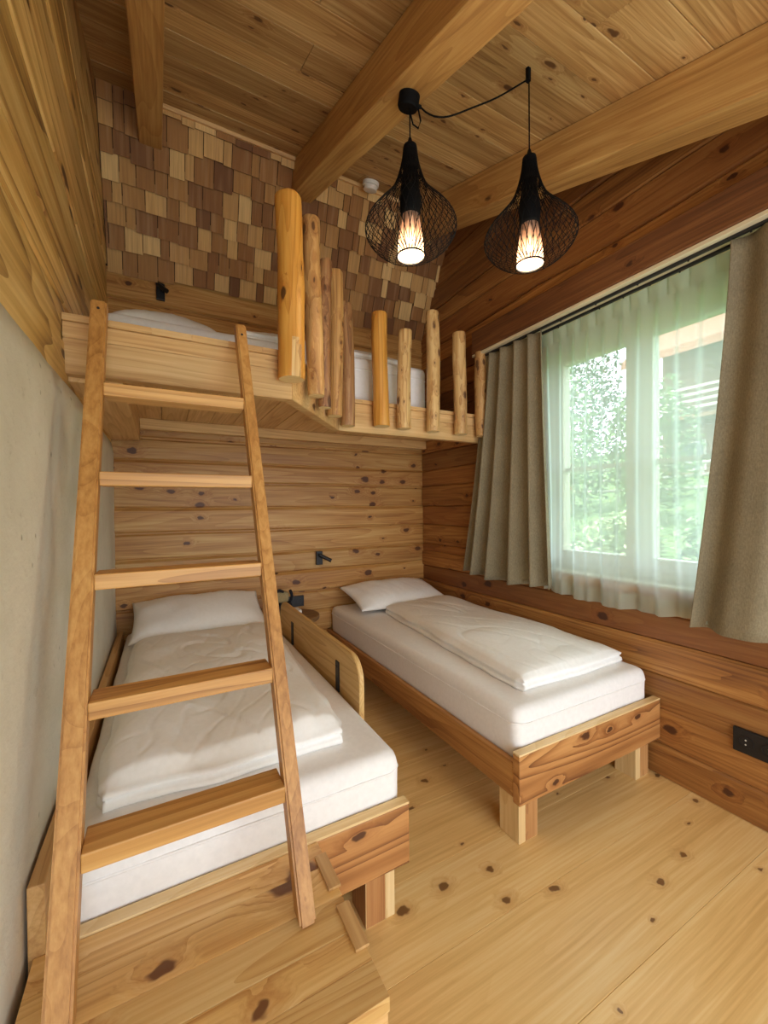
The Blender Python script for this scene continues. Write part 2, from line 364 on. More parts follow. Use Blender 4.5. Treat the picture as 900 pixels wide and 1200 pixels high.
# shingled slope above the bunk
SL = math.hypot(.47, .77); SA = math.atan2(.77, -.47)
bm = bmesh.new(); rr = random.Random(12); pitch = .122
row = 0; s = -.01
while s < SL:
    x = -.30 + rr.uniform(-.04, 0)
    while x < 2.16:
        w = rr.choice((.052, .07, .085, .10, .115, .12)); x1 = min(x + w, 2.15); x0 = max(x, -.285)
        if x1 - x0 > .012:
            w0 = .012 * math.sin(x * 3.1 + row) + .006 * math.sin(x * 9 + row * 2)
            b = s + w0 + rr.uniform(-.010, .008); th = rr.uniform(.019, .025); e = rr.uniform(-.003, .003)
            vs = []
            for xx in (x0 + .002, x1 - .002):
                tw = e if xx < x1 - .01 else -e
                vs.append([bm.verts.new(p) for p in ((xx, b, .000 + th + tw), (xx, b, .012 + th + tw), (xx, b + pitch * 1.3, .005), (xx, b + pitch * 1.3, .0))])
            a, c = vs
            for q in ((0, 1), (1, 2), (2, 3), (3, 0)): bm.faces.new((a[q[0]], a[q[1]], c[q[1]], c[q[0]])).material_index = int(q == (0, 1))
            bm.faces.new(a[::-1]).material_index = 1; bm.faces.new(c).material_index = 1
        x += w
    s += pitch; row += 1
bx(bm, -.42, 2.3, -.06, SL + .1, -.06, 0, mi=2)
bmesh.ops.recalc_face_normals(bm, faces=bm.faces)
o = struct(obj('wall_shingled', bm, [M['shingle'], M['shingle_edge_shade'], M['shingle_under']]))
# local y up the slope, local z towards the room
yv = Vector((0, -.47, .77)).normalized(); xv = Vector((1, 0, 0)); zv = xv.cross(yv)
if zv.y > 0: zv = -zv
R3 = Matrix((xv, yv, xv.cross(yv))).transposed()
o.matrix_world = Matrix.Translation((0, 3.19, 2.90)) @ R3.to_4x4()
if xv.cross(yv).y > 0: o.scale = (1, 1, -1)

# timber over the curtains and the cream board under it
bm = bmesh.new(); bx(bm, 2.006, XR - .002, -1.3, 2.335, 2.437, 2.60, bev=.008)
struct(obj('trim_2', bm, M['dark']))
struct(obj('trim_3', box(2.01, XR + .15, -1.3, 2.335, 2.418, 2.436, bev=.002), M['cream']))

# ------------------------------------------------------------------ window
win = bpy.data.objects.new('window_1', None); C.objects.link(win); win.location = (2.26, 1.15, WZ0); struct(win)
bm = bmesh.new()
for y0, y1, z0, z1 in ((WY0, WY0 + .04, WZ0, WZ1), (WY1 - .04, WY1, WZ0, WZ1), (WY0 + .04, WY1 - .04, WZ0, WZ0 + .05), (WY0 + .04, WY1 - .04, WZ1 - .12, WZ1)):
    bx(bm, 2.24, 2.34, y0, y1, z0, z1, bev=.003)
obj('window_frame', bm, M['frame'], win)
for y0, y1 in ((WY0 + .04, 1.28), (1.28, WY1 - .04)):
    bm = bmesh.new(); s = .07; zz0, zz1 = WZ0 + .05, WZ1 - .12
    for a in ((y0 + .001, y0 + s, zz0, zz1), (y1 - s, y1 - .001, zz0, zz1), (y0 + s, y1 - s, zz0, zz0 + s), (y0 + s, y1 - s, zz1 - s - .02, zz1)):
        bx(bm, 2.25, 2.32, *a, bev=.004)
    bx(bm, 2.275, 2.30, y0 + s, y1 - s, 1.545, 1.57, bev=.002)
    sa = obj('window_sash', bm, M['frame'], win)
    obj('window_pane', box(2.284, 2.290, y0 + s, y1 - s, zz0 + s, zz1 - s - .02), M['glass'], sa)
obj('window_sill', box(XR + .0, 2.30, WY0, WY1, WZ0 - .02, WZ0 + .005, bev=.003), M['frame'], win)

# ------------------------------------------------------------------ curtains
def drape(name, y_top, y_bot, z0, z1, x, folds, a_top, a_bot, mat, label, cat, ny=160, nz=40, seedv=0, hem=None, thick=.003, group=None, pleat=False):
    bm = bmesh.new(); rows = []
    for j in range(nz + 1):
        t = j / nz; z = z1 + (z0 - z1) * t; row = []
        for i in range(ny + 1):
            u = i / ny; uu = u + .018 * math.sin(u * 9 + seedv) * t
            e = t ** 1.25
            y = (y_top[0] + (y_top[1] - y_top[0]) * uu) * (1 - e) + (y_bot[0] + (y_bot[1] - y_bot[0]) * uu) * e
            a = a_top + (a_bot - a_top) * t
            ph = 2 * PI * folds * (u + .03 * noise.noise((u * 3, t * .8, seedv)))
            w = math.sin(ph) + .25 * math.sin(2 * ph + 1 + seedv)
            if pleat and t < .05: w = 1 - 2 * abs(math.sin(ph / 2)) ** .4; a = a_top * 1.3
            if pleat: w = w * (1 - .6 * t) + .9 * t * math.sin(ph / 2 + 1.3 * math.sin(u * 6))
            dx = a * w + .010 * t * noise.noise((u * 5, t * 2, seedv + 4))
            zz = z + (.012 * math.sin(u * 7 + seedv) + .004 * w) * t - (.014 * abs(math.sin(ph / 2)) * max(0, 1 - t * 12) if pleat else 0)
            row.append(bm.verts.new((x + dx, y, zz)))
        rows.append(row)
    for r, s in zip(rows, rows[1:]):
        for i in range(ny): bm.faces.new((r[i], s[i], s[i + 1], r[i + 1]))
    o = obj(name, bm, mat, None, smooth=True)
    if pleat:                                             # doubled fabric along the heading
        hb = bmesh.new(); k_ = max(2, int(nz * .06)); me_ = o.data; W = ny + 1
        HV = [[hb.verts.new(me_.vertices[j * W + i].co + Vector((-.0025, 0, 0))) for i in range(W)] for j in range(k_ + 1)]
        for A, B in zip(HV, HV[1:]):
            for i in range(ny): hb.faces.new((A[i], B[i], B[i + 1], A[i + 1]))
        obj('heading', hb, mat, o, smooth=True)
        hb = bmesh.new(); HV = [[hb.verts.new(me_.vertices[j * W + i].co + Vector((-.0025, 0, 0))) for i in range(W)] for j in range(nz - 2, nz + 1)]
        for A, B in zip(HV, HV[1:]):
            for i in range(ny): hb.faces.new((A[i], B[i], B[i + 1], A[i + 1]))
        obj('hem', hb, mat, o, smooth=True)
    if thick: m = o.modifiers.new('thickness', 'SOLIDIFY'); m.thickness = thick; m.offset = 0
    tag(o, label, cat, group); return o
drape('curtain', (2.245, 1.735), (2.50, 1.655), .825, 2.40, 2.045, 4.6, .020, .040, M['curtain'], 'beige linen curtain bunched on the side of the window nearer the bunk', 'curtain', seedv=1.3)
drape('curtain', (.795, .10), (.93, .10), .80, 2.40, 2.045, 3.3, .020, .038, M['curtain'], 'beige linen curtain cut off by the frame, above the black wall socket', 'curtain', seedv=4.1)
drape('sheer_curtain', (1.80, .60), (1.80, .60), .80, 2.402, 2.110, 13, .009, .016, M['sheer'], 'translucent white pleated sheer curtain hanging across the window', 'sheer curtain', ny=300, seedv=2.2, thick=0, pleat=True)
def rail(x, y0, y1, label):
    t = thing('curtain_rail', label, 'curtain rail', (x, (y0 + y1) / 2, 2.405))
    obj('track', box(x - .008, x + .008, y0, y1, 2.404, 2.4175, bev=.002), M['black'], t)
    bm = bmesh.new()
    k = 0
    for k in range(12):
        y = y0 + .06 + k * (y1 - y0 - .12) / 11
        bm2 = bmesh.new(); tube(bm2, [(x, y, 2.404), (x, y, 2.398)], .004, 6); obj('glider', bm2, M['black'], t)
    bm.free()
rail(2.048, -.2, 2.32, 'black curtain track carrying the beige linen curtains under the cream board')
rail(2.110, .3, 1.86, 'black inner track carrying the sheer curtain')

# ------------------------------------------------------------------ loft bunk
loft = thing('loft_bunk', 'raised pine loft bunk platform with a railing of upright logs', 'bunk platform', (.9, 2.4, 1.80))
ZB, ZT = 1.80, 1.978
out = [(-.29, 1.755), (.505, 1.755), (.955, 2.325), (XR - .002, 2.325)]      # front line of the rim boards
inn = [(-.29, 1.805), (.482, 1.805), (.932, 2.375), (XR - .002, 2.375)]
for i, nm in enumerate(('rim_board', 'rim_board', 'rim_board')):
    bm = bmesh.new(); 
    zs = (ZB, ZB + .122, ZT) if i != 1 else (ZB, ZT)
    for a, b in zip(zs, zs[1:]):
        prism(bm, [out[i], out[i + 1], inn[i + 1], inn[i]], a + .0006, b - .0006, 'z', bev=.002)
    obj(nm, bm, M['pine_x'], loft)
def off(p, q, d):
    v = Vector((q[0] - p[0], q[1] - p[1])).normalized(); nn = Vector((v.y, -v.x)); return nn * d
tr_o = [(-.29, 1.743), (.511, 1.743), (.961, 2.313), (XR - .002, 2.313)]; tr_i = [(-.29, 1.86), (.455, 1.86), (.905, 2.40), (XR - .002, 2.40)]
for i in range(3):
    bm = bmesh.new(); k = (6, 4, 8)[i]
    for j in range(k):
        f = lambda A, B, t: (A[0] + (B[0] - A[0]) * t, A[1] + (B[1] - A[1]) * t)
        t0, t1 = j / k, (j + 1) / k
        prism(bm, [f(tr_o[i], tr_o[i + 1], t0), f(tr_o[i], tr_o[i + 1], t1), f(tr_i[i], tr_i[i + 1], t1), f(tr_i[i], tr_i[i + 1], t0)], ZT, 2.002 + .0, 'z', bev=.0015)
    obj('top_trim', bm, M['pine_x'], loft)
bm = bmesh.new(); x = -.289
while x < 2.1:
    w = .148; x1 = min(x + w, XR - .004)
    # deck boards run depthwise, front end follows the rim
    def fy(xx): return 1.81 if xx < .48 else (1.81 + (xx - .48) / .45 * .57 if xx < .93 else 2.38)
    prism(bm, [(x + .001, fy(x) + .001), (x1 - .001, fy(x1) + .001), (x1 - .001, YF - .012), (x + .001, YF - .012)], 1.93, 1.972, 'z', bev=.002); x += w
obj('deck', bm, M['pine_y'], loft)
obj('side_bearer', box(-.289, -.12, 1.806, YF - .014, 1.785, 1.929, bev=.003), M['pine_y'], loft)
obj('wall_bearer', box(-.119, XR - .004, YF - .075, YF - .012, 1.86, 1.929, bev=.003), M['pine_x'], loft)
def log(x, y, z0, z1, r, mat, sv, label, bend=.008, ridge=.11):
    bm = bmesh.new(); seg, n = 24, 30; rings = []
    for j in range(n + 1):
        t = (0, .006, *[k_ / (n - 2) for k_ in range(1, n - 2)], .994, 1)[j]; z = z0 + (z1 - z0) * t
        cx = x + bend * math.sin(t * 3 + sv); cy = y + bend * .5 * math.sin(t * 2.3 + sv * 2)
        rg = []
        for i in range(seg):
            a = 2 * PI * i / seg
            q = r * (1 + ridge * noise.noise((math.cos(a) * 1.2 + sv * 9, math.sin(a) * 1.2, z * 5 + sv)) + .03 * noise.noise((math.cos(a) * 4, math.sin(a) * 4 + sv, z * 14)))
            if j in (0, n): q *= .95
            rg.append(bm.verts.new((cx + q * math.cos(a), cy + q * math.sin(a), z + (.006 if j == 0 else -.006 if j == n else 0) * 0)))
        rings.append(rg)
        if j == 0 or j == n - 1: pass
    for a, b in zip(rings, rings[1:]):
        for i in range(seg):
            f = bm.faces.new((a[i], a[(i + 1) % seg], b[(i + 1) % seg], b[i])); f.smooth = True
    for rg, zc, flip in ((rings[0], z0, True), (rings[-1], z1, False)):
        c = bm.verts.new(sum((v.co for v in rg), Vector()) / seg + Vector((0, 0, -.003 if flip else .004)))
        for i in range(seg):
            f = bm.faces.new((rg[(i + 1) % seg], rg[i], c) if flip else (rg[i], rg[(i + 1) % seg], c)); f.material_index = 1
    o = obj('log_post', bm, [mat, M['cut']], loft); o['label'] = label
    return o
LOGS = [(.482, 1.692, 1.868, 2.62, .054, 'log_orange', 'thickest orange log post with a pale peeled patch'),
        (.632, 1.832, 1.850, 2.665, .040, 'log_tan', 'grey-tan log post beside the thickest post'),
        (.737, 1.962, 1.835, 2.57, .033, 'log_brown', 'thin dark cracked log post'),
        (.838, 2.085, 1.825, 2.61, .040, 'log_tan', 'honey log post with knots'),
        (.975, 2.243, 1.815, 2.53, .041, 'log_brown', 'brown cracked log post at the bend of the rail'),
        (1.212, 2.262, 1.835, 2.535, .050, 'log_orange', 'smooth orange log post'),
        (1.388, 2.266, 1.835, 2.465, .044, 'log_pale', 'short pale speckled log post'),
        (1.610, 2.266, 1.835, 2.635, .045, 'log_pale', 'tall pale speckled log post'),
        (1.838, 2.266, 1.835, 2.535, .045, 'log_pale', 'pale log post before the wall'),
        (2.04, 2.266, 1.835, 2.44, .042, 'log_tan', 'log post half covered by the curtain')]
for i, (x, y, a, b, r, m, lb) in enumerate(LOGS): 
    o = log(x, y, a, b, r, M[m], i * 1.7 + .4, lb)
    if i == 0:
        me = o.data; me.materials.append(M['log_pale'])
        for p in me.polygons:
            c = p.center + loft.location; ang = math.atan2(c.y - y, c.x - x)
            if p.material_index == 0 and -1.75 < ang < -.95 and c.z < 2.07 + .06 * noise.noise((ang * 3, c.z * 9, 0)) - abs(ang + 1.35) * .18: p.material_index = 2

# ------------------------------------------------------------------ soft furnishings
def pillow(name, cx, cy, cz, a, b, h, yaw, tilt, mat, label, seedv=0, roll=0.0):
    bm = bmesh.new(); n = 44
    Rm = Matrix.Rotation(yaw, 3, 'Z') @ Matrix.Rotation(tilt, 3, 'X') @ Matrix.Rotation(roll, 3, 'Y')
    def P(i, j, top):
        u = 2 * i / n - 1; v = 2 * j / n - 1
        f = max(0, (1 - abs(u) ** 2.6)) ** .55 * max(0, (1 - abs(v) ** 2.6)) ** .55
        pu = u * a * (1 - .05 * (1 - v * v)) ; pv = v * b * (1 - .07 * (1 - u * u))
        wr = .006 * noise.noise((pu * 9, pv * 9, seedv)) + .010 * noise.noise((pu * 4 + 5, pv * 4, seedv + 2))
        cr = .008 * abs(noise.noise((pu * 16 + pv * 6, pv * 4, seedv + 7)))
        z = (h * .62 * f + (wr - cr) * min(1, f * 3)) if top else -h * .38 * f
        return Rm @ Vector((pu, pv, z)) + Vector((cx, cy, cz))
    T = [[bm.verts.new(P(i, j, True)) for j in range(n + 1)] for i in range(n + 1)]
    B = [[T[i][j] if i in (0, n) or j in (0, n) else bm.verts.new(P(i, j, False)) for j in range(n + 1)] for i in range(n + 1)]
    for i in range(n):
        for j in range(n):
            bm.faces.new((T[i][j], T[i + 1][j], T[i + 1][j + 1], T[i][j + 1]))
            q = (B[i][j + 1], B[i + 1][j + 1], B[i + 1][j], B[i][j])
            try: bm.faces.new(q)
            except ValueError: pass
    return tag(obj(name, bm, mat, smooth=True), label, 'pillow')
def duvet(name, corners, z, h, mat, label, seedv=0, folds=1.0, step=None, nu=90, nv=150, wr=1.0):
    """corners: near-left, near-right, far-right, far-left (x, y); top surface puffs to z+h"""
    bm = bmesh.new()
    c = [Vector((*p, 0)) for p in corners]
    def P(i, j, top):
        u = i / nu; v = j / nv
        p = (c[0] * (1 - u) + c[1] * u) * (1 - v) + (c[3] * (1 - u) + c[2] * u) * v
        U = 2 * u - 1; V = 2 * v - 1
        f = .55 + .45 * max(0, 1 - abs(U) ** 5) ** .5 * max(0, 1 - abs(V) ** 9) ** .5
        edge = .014 * noise.noise((p.x * 5, p.y * 5, seedv)) * (1 - min(1, (f - .55) * 2) * .8)
        p = p + Vector((edge, edge * 1.3, 0))
        w = .018 * noise.noise((p.x * 2.4, p.y * 2.0, seedv + 1)) + .005 * noise.noise((p.x * 5 - p.y * 4, p.x * 3 + p.y * 3, seedv + 3)) + .003 * noise.noise((p.x * 9 + p.y * 3, p.y * 7, seedv + 2))
        cr = abs(noise.noise((p.x * 5 + 2 * p.y, p.y * 2.2, seedv + 5))); cr = max(0, .07 - cr) / .07 * .006
        cr2 = abs(noise.noise((p.x * 11 - 3 * p.y, p.y * 5, seedv + 8))); cr2 = max(0, .06 - cr2) / .06 * .003
        if not top: return Vector((p.x, p.y, z + .004))
        zz = z + .006 + (h - .006) * f + wr * (w - cr - cr2) * f
        if step and v < step[0]: zz -= step[1] * f * min(1, (step[0] - v) / .02)
        return Vector((p.x, p.y, max(zz, z + h * .5)))
    T = [[bm.verts.new(P(i, j, True)) for j in range(nv + 1)] for i in range(nu + 1)]
    for i in range(nu):
        for j in range(nv): bm.faces.new((T[i][j], T[i + 1][j], T[i + 1][j + 1], T[i][j + 1]))
    rim = [T[i][0] for i in range(nu + 1)] + [T[nu][j] for j in range(1, nv + 1)] + [T[i][nv] for i in range(nu - 1, -1, -1)] + [T[0][j] for j in range(nv - 1, 0, -1)]
    k = len(rim); ctr = sum((v.co for v in rim), Vector()) / k; prev = rim
    for fz, po in ((.50, .012), (.40, .013), (.33, .002), (.26, .016), (.12, .018), (.0, .004)):
        lay = []
        for q_, v in enumerate(rim):
            dv = Vector((v.co.x - ctr.x, v.co.y - ctr.y, 0)); sx = 1 if dv.x > 0 else -1
            nn = Vector((sx, 0, 0)) if abs(v.co.y - ctr.y) < abs(rim[0].co.y - ctr.y) * .985 else Vector((0, 1 if dv.y > 0 else -1, 0))
            lay.append(bm.verts.new(Vector((v.co.x, v.co.y, z + .001 + (v.co.z - z) / .55 * fz)) + nn * (po + .008 * noise.noise((v.co.x * 7, v.co.y * 7, fz * 9 + seedv)))))
        for i in range(k): bm.faces.new((prev[i], lay[i], lay[(i + 1) % k], prev[(i + 1) % k]))
        prev = lay
    bm.faces.new(prev)
    bmesh.ops.recalc_face_normals(bm, faces=bm.faces)
    return tag(obj(name, bm, mat, smooth=True), label, 'duvet')
def mattress(x0, x1, y0, y1, z0, z1, label, seedv=0, r=.045):
    t = thing('mattress', label, 'mattress', ((x0 + x1) / 2, (y0 + y1) / 2, z0)); bx1 = x1
    bm = bmesh.new()
    bx(bm, x0, x1, y0, y1, z0, z1)
    bmesh.ops.bevel(bm, geom=[e for e in bm.edges], offset=r, segments=5, affect='EDGES', profile=.55)
    long_e = lambda: [e for e in bm.edges if e.calc_length() > .07]
    for _ in range(5):
        le = [e for e in bm.edges if e.calc_length() > .09]
        if not le: break
        bmesh.ops.subdivide_edges(bm, edges=le, cuts=1, use_grid_fill=True)
    for v in bm.verts:
        p = v.co; nz = noise.noise((p.x * 2.5, p.y * 2.5, p.z * 3 + seedv))
        if p.z > z0 + .02:
            v.co.z += .004 * nz * ((p.z - z0) / (z1 - z0))
            side = .004 * noise.noise((p.x * 6, p.y * 6, p.z * 16 + seedv))
            if p.z < z1 - .01:
                if p.y < y0 + .02: v.co.y += side
                if p.x < x0 + .02: v.co.x += side
    bmesh.ops.triangulate(bm, faces=[f for f in bm.faces if len(f.verts) > 4])
    obj('fitted_sheet', bm, M['sheet'], t, smooth=True)
    bm = bmesh.new(); zz = z0 + (z1 - z0) * .74; q = .0015; R = r
    pts = []
    for cx, cy, a0 in ((x1 - R, y1 - R, 0), (x0 + R, y1 - R, PI / 2), (x0 + R, y0 + R, PI), (x1 - R, y0 + R, 1.5 * PI)):
        for k in range(6): a = a0 + k * PI / 10; pts.append((cx + (R + q) * math.cos(a), cy + (R + q) * math.sin(a), zz + .004 * math.sin(cx * 9 + k)))
    pts.append(pts[0]); tube(bm, pts, .004, 6, caps=False)
    obj('sheet_seam', bm, M['sheet'], t, smooth=True)
    return t

# ------------------------------------------------------------------ right bed
def bed(x0, x1, label, pale_left, side_label=None, left_side_high=False):
    t = thing('single_bed', label, 'bed', ((x0 + x1) / 2, 2.15, 0))
    YB = 1.115
    x0 = -.230 if left_side_high else x0
    fb = obj('footboard', box(x0, x1, YB, YB + .035, .185, .375, bev=.003), M['red_x'], t)
    obj('edge_strip', box(x0, x1, YB + .0005, YB + .0345, .3755, .383, bev=.001), M['pale_x'], fb)
    if left_side_high:
        obj('side_board', box(-.262, -.231, YB + .001, YF - .014, .10, .53, bev=.003), M['pine_y'], t)
    else:
        obj('side_board', box(x0 + .003, x0 + .032, YB + .036, YF - .014, .20, .335, bev=.003), M['red_y'], t)
    obj('side_board', box(x1 - .032, x1 - .003, YB + .036, YF - .014, .20, .335, bev=.003), M['red_y'], t)
    obj('slat_base', box(x0 + .034, x1 - .034, YB + .038, YF - .016, .27, .30, bev=.002), M['pine_y'], t)
    for lx, side in ((x0 + .035, 0), (x1 - .035 - .105, 1)):
        for ly in (YB + .038, YF - .15):
            pl = side == 0 if pale_left else side == 1
            xs = (lx, lx + .034, lx + .105) if pale_left else (lx, lx + .071, lx + .105)
            bm = bmesh.new(); bx(bm, xs[0], xs[1], ly, ly + .105, 0, .268, bev=.002, mi=0 if pale_left else 1)
            bx(bm, xs[1] + .0005, xs[2], ly, ly + .105, 0, .268, bev=.002, mi=1 if pale_left else 0)
            obj('leg', bm, [M['pale_z'], M['red_z']], t)
    return t
M['red_y'] = wood('larch_side_board', (196, 146, 86), (172, 120, 66), (130, 82, 42), 'y', 'x', 2.4, 6, .2, .06, .12, .5, .4, warm=.1)
bed(1.18, XR - .003, 'pine bed frame against the window wall with free floor before it', True)
bed(-.247, .688, 'pine bed frame against the plaster wall behind the ladder', False, left_side_high=True)
mattress(1.213, XR - .033, 1.156, 3.172, .302, .525, 'white sheeted mattress on the bed by the window wall', 1)
mattress(-.214, .685, 1.156, 3.172, .302, .525, 'white sheeted mattress on the bed behind the ladder', 5)
mattress(-.24, 1.67, 2.42, 3.165, 1.974, 2.315, 'white sheeted mattress up on the loft bunk behind the log posts', 9)
duvet('duvet', ((1.36, 1.27), (2.06, 1.27), (2.075, 2.72), (1.49, 2.72)), .524, .10, M['linen'], 'white duvet folded lengthwise on the bed by the window wall', 2)
duvet('duvet', ((-.155, 1.30), (.53, 1.30), (.60, 2.69), (-.13, 2.69)), .524, .105, M['linen'], 'rumpled white duvet on the bed behind the ladder', 6, step=(.03, .02), wr=1.3)
duvet('duvet', ((.42, 2.50), (1.55, 2.50), (1.55, 3.10), (.42, 3.10)), 2.315, .085, M['linen'], 'white duvet on the loft mattress behind the log posts', 8, nu=90, nv=60)
pillow('pillow', .22, 2.95, .635, .40, .24, .15, .0, .32, M['linen'], 'plump white pillow on the bed behind the ladder', 1)
pillow('pillow', 1.68, 2.93, .62, .40, .23, .15, .0, .22, M['linen'], 'white pillow on the bed by the window wall, below the reading lamp', 3)
pillow('pillow', .04, 2.86, 2.405, .29, .24, .17, .0, .16, M['linen'], 'white pillow lying up on the loft bunk behind the ladder top', 5)

# ------------------------------------------------------------------ guard board
g = thing('bed_guard_rail', 'wooden guard board with rounded corners clipped to the bed beside the stool', 'bed guard', (.702, 2.13, .30))
pts = []; y0, y1, z0, z1, r = 1.50, 2.76, .40, .715, .10
for cy, cz, a0 in ((y1 - r, z1 - r, 0), (y0 + r, z1 - r, PI / 2)):
    for k in range(9): a = a0 + k * PI / 16; pts.append((cy + r * math.cos(a), cz + r * math.sin(a)))
pts += [(y0, z0), (y1, z0)]
bm = bmesh.new(); prism(bm, pts, .694, .716, 'x', bev=.003); obj('board', bm, M['guard'], g)
for y in (2.46, 1.73):
    bm = bmesh.new(); bx(bm, .6885, .6938, y - .019, y + .019, .50, .635, bev=.001); b = obj('bracket', bm, M['black'], g)
    for z in (.61, .56):
        bm = bmesh.new(); tube(bm, [(.6885, y, z), (.6868, y, z)], .005, 8); obj('screw', bm, M['black'], b)

# ------------------------------------------------------------------ step platform and ladder
M['tenon'] = wood('tenon_wood', (206, 166, 112), (188, 144, 90), (160, 116, 68), 'y', 'z', 1, 2, .0, .05, .05, .5, .3, warm=0)
st = thing('step_platform', 'low pine box step holding the ladder foot at the end of the bed', 'step', (.07, .9, 0))
PX0, PX1, PY0, PY1, PZ = -.252, .378, .69, 1.1145, .378
bm = bmesh.new(); ys = [PY1, 1.03, .93, .84, .765, PY0]
for a, b in zip(ys, ys[1:]): bx(bm, PX0, PX1, b + .0004, a - .0004, PZ - .03, PZ, bev=.0012)
obj('top_board', bm, M['platform'], st)
obj('front_board', box(PX0, PX1 - .002, PY0 + .003, PY0 + .03, 0, PZ - .0305, bev=.002), M['pine_x'], st)
obj('side_panel', box(PX1 - .028, PX1 - .002, PY0 + .031, PY1 - .001, 0, PZ - .0305, bev=.002), M['pine_y'], st)
obj('side_panel', box(PX0, PX0 + .026, PY0 + .031, PY1 - .001, 0, PZ - .0305, bev=.002), M['pine_y'], st)
for a, b in ((1.062, .952), (.905, .792)):
    plabel(obj('tenon', box(PX1 - .026, PX1 + .006, b, a, PZ + .0003, PZ + .007, bev=.001), M['tenon'], st), 'browner joint strip let into the edge')

lad = thing('ladder', 'wooden ladder with five treads leaning on the loft bunk', 'ladder', (.05, .9, PZ))
LM = .469
def lad_y(z): return .89 + (z - .375) * LM
DD = .055
for x0, x1, zt, z0 in ((-.199, -.153, 2.035, PZ), (.262, .300, 2.05, PZ)):
    bm = bmesh.new(); xc = (x0 + x1) / 2
    hexa(bm, (xc, lad_y(z0) + DD / 2, z0 + .001), (xc, lad_y(zt) + DD / 2, zt), x1 - x0, DD, bev=.005)
    s = obj('stile', bm, M['pine_z'], lad)
    bm = bmesh.new(); tube(bm, [(xc, lad_y(2.0) + .002, 2.0), (xc, lad_y(2.0) - .002, 2.0)], .0045, 8); obj('screw', bm, M['black'], s)
for zt in (1.722, 1.438, 1.167, .893, .638):
    y = lad_y(zt) - .006
    bm = bmesh.new(); bx(bm, -.1525, .2615, y, y + .088, zt - .04, zt, bev=.003)
    obj('tread', bm, M['rung'], lad)

# ------------------------------------------------------------------ bedside stool and things on it
s = thing('bedside_stool', 'round brown wooden stool between the two beds by the wall', 'stool', (.90, 2.975, 0))
bm = bmesh.new(); lathe(bm, [(.0, .50), (.165, .50), (.175, .508), (.175, .535), (.168, .54), (0.0001, .54)], .865, 2.985, 40, False, False); obj('top', bm, M['stool'], s, smooth=False)
for k in range(3):
    a = k * 2 * PI / 3 + .5; bm = bmesh.new()
    tube(bm, [(.865 + .10 * math.cos(a), 2.975 + .10 * math.sin(a), .50), (.865 + .15 * math.cos(a), 2.975 + .15 * math.sin(a), .0)], [.016, .013], 12); obj('leg', bm, M['stool'], s)
b = thing('small_bag', 'small black and khaki bag with a carry loop, half hidden by the ladder', 'bag', (.80, 3.05, .542))
bm = bmesh.new(); bx(bm, .70, .845, 2.975, 3.085, .542, .632, bev=.018); obj('body', bm, M['bcloth'], b, smooth=True)
bm = bmesh.new(); bx(bm, .712, .822, 2.985, 3.075, .6325, .715, bev=.025); obj('flap', bm, M['khaki'], b, smooth=True)
bm = bmesh.new(); tube(bm, [(.832 + .016 * math.sin(t * PI), 3.03 - .02 * t, .62 + .10 * t) for t in [k / 10 for k in range(11)]], .011, 8); obj('strap', bm, M['bcloth'], b, smooth=True)
bm = bmesh.new(); tube(bm, [(.72 + .06 * t, 3.0, .712 + .016 * math.sin(t * PI)) for t in [k / 10 for k in range(11)]], .010, 8); obj('handle', bm, M['bcloth'], b, smooth=True)
bx_ = bmesh.new(); bx(bx_, .775, .875, 2.86, 2.955, .542, .60, bev=.003)
tag(obj('card_box', bx_, M['paper']), 'small white card box on the stool behind the guard board', 'box')

# ------------------------------------------------------------------ wall fittings
def reading_lamp(x, z, label, dirx):
    t = thing('reading_lamp', label, 'reading lamp', (x, YF - .005, z))
    Y = YF - .012
    obj('wall_plate', box(x - .026, x + .026, Y - .022, Y + .002, z - .055, z + .055, bev=.003), M['black'], t)
    bm = bmesh.new(); tube(bm, [(x + .008, Y - .02, z + .008), (x + .008, Y - .045, z + .008)], .008, 10); obj('pivot', bm, M['black'], t)
    bm = bmesh.new(); tube(bm, [(x - .01, Y - .05, z + .028), (x + .075 * dirx, Y - .085, z - .02)], [.013, .015], 16); obj('spot_head', bm, M['black'], t)
reading_lamp(1.118, .925, 'black reading lamp on the plank wall beside the pillow by the window wall', 1)
reading_lamp(.013, 2.80, 'black reading lamp on the boards above the loft pillow', .5)
def socket(name, label, horiz, c, n, wall):
    t = thing(name, label, 'wall socket', c); x, y, z = c
    if wall == 'far':
        obj('plate', box(x - .065, x + .065, y - .012, y + .003, z - .042, z + .042, bev=.003), M['black'], t)
        for k in (-1, 1):
            bm = bmesh.new(); lathe(bm, [(.020, 0), (.020, .002), (.017, .002), (.017, .0005)], 0, 0, 24)
            bmesh.ops.rotate(bm, verts=bm.verts, matrix=Matrix.Rotation(PI / 2, 3, 'X')); bmesh.ops.translate(bm, verts=bm.verts, vec=(x + k * .032, y - .012, z)); obj('socket_ring', bm, M['black'], t)
    else:
        obj('plate', box(x - .012, x + .003, y - .12, y + .12, z - .05, z + .05, bev=.003), M['black'], t)
        for k in (-1, 0, 1):
            bm = bmesh.new(); lathe(bm, [(.026, 0), (.026, .003), (.022, .003), (.022, .0005)], 0, 0, 24)
            bmesh.ops.rotate(bm, verts=bm.verts, matrix=Matrix.Rotation(-PI / 2, 3, 'Y')); bmesh.ops.translate(bm, verts=bm.verts, vec=(x - .012, y + k * .075, z)); r_ = obj('socket_ring', bm, M['black'], t)
            for dz in (-.009, .009):
                bm = bmesh.new(); tube(bm, [(x - .0135, y + k * .075, z + dz), (x - .0155, y + k * .075, z + dz)], .003, 8); obj('contact', bm, M['white'], r_)
socket('wall_socket', 'black double socket on the plank wall above the stool', True, (.925, YF - .004, .592), 2, 'far')
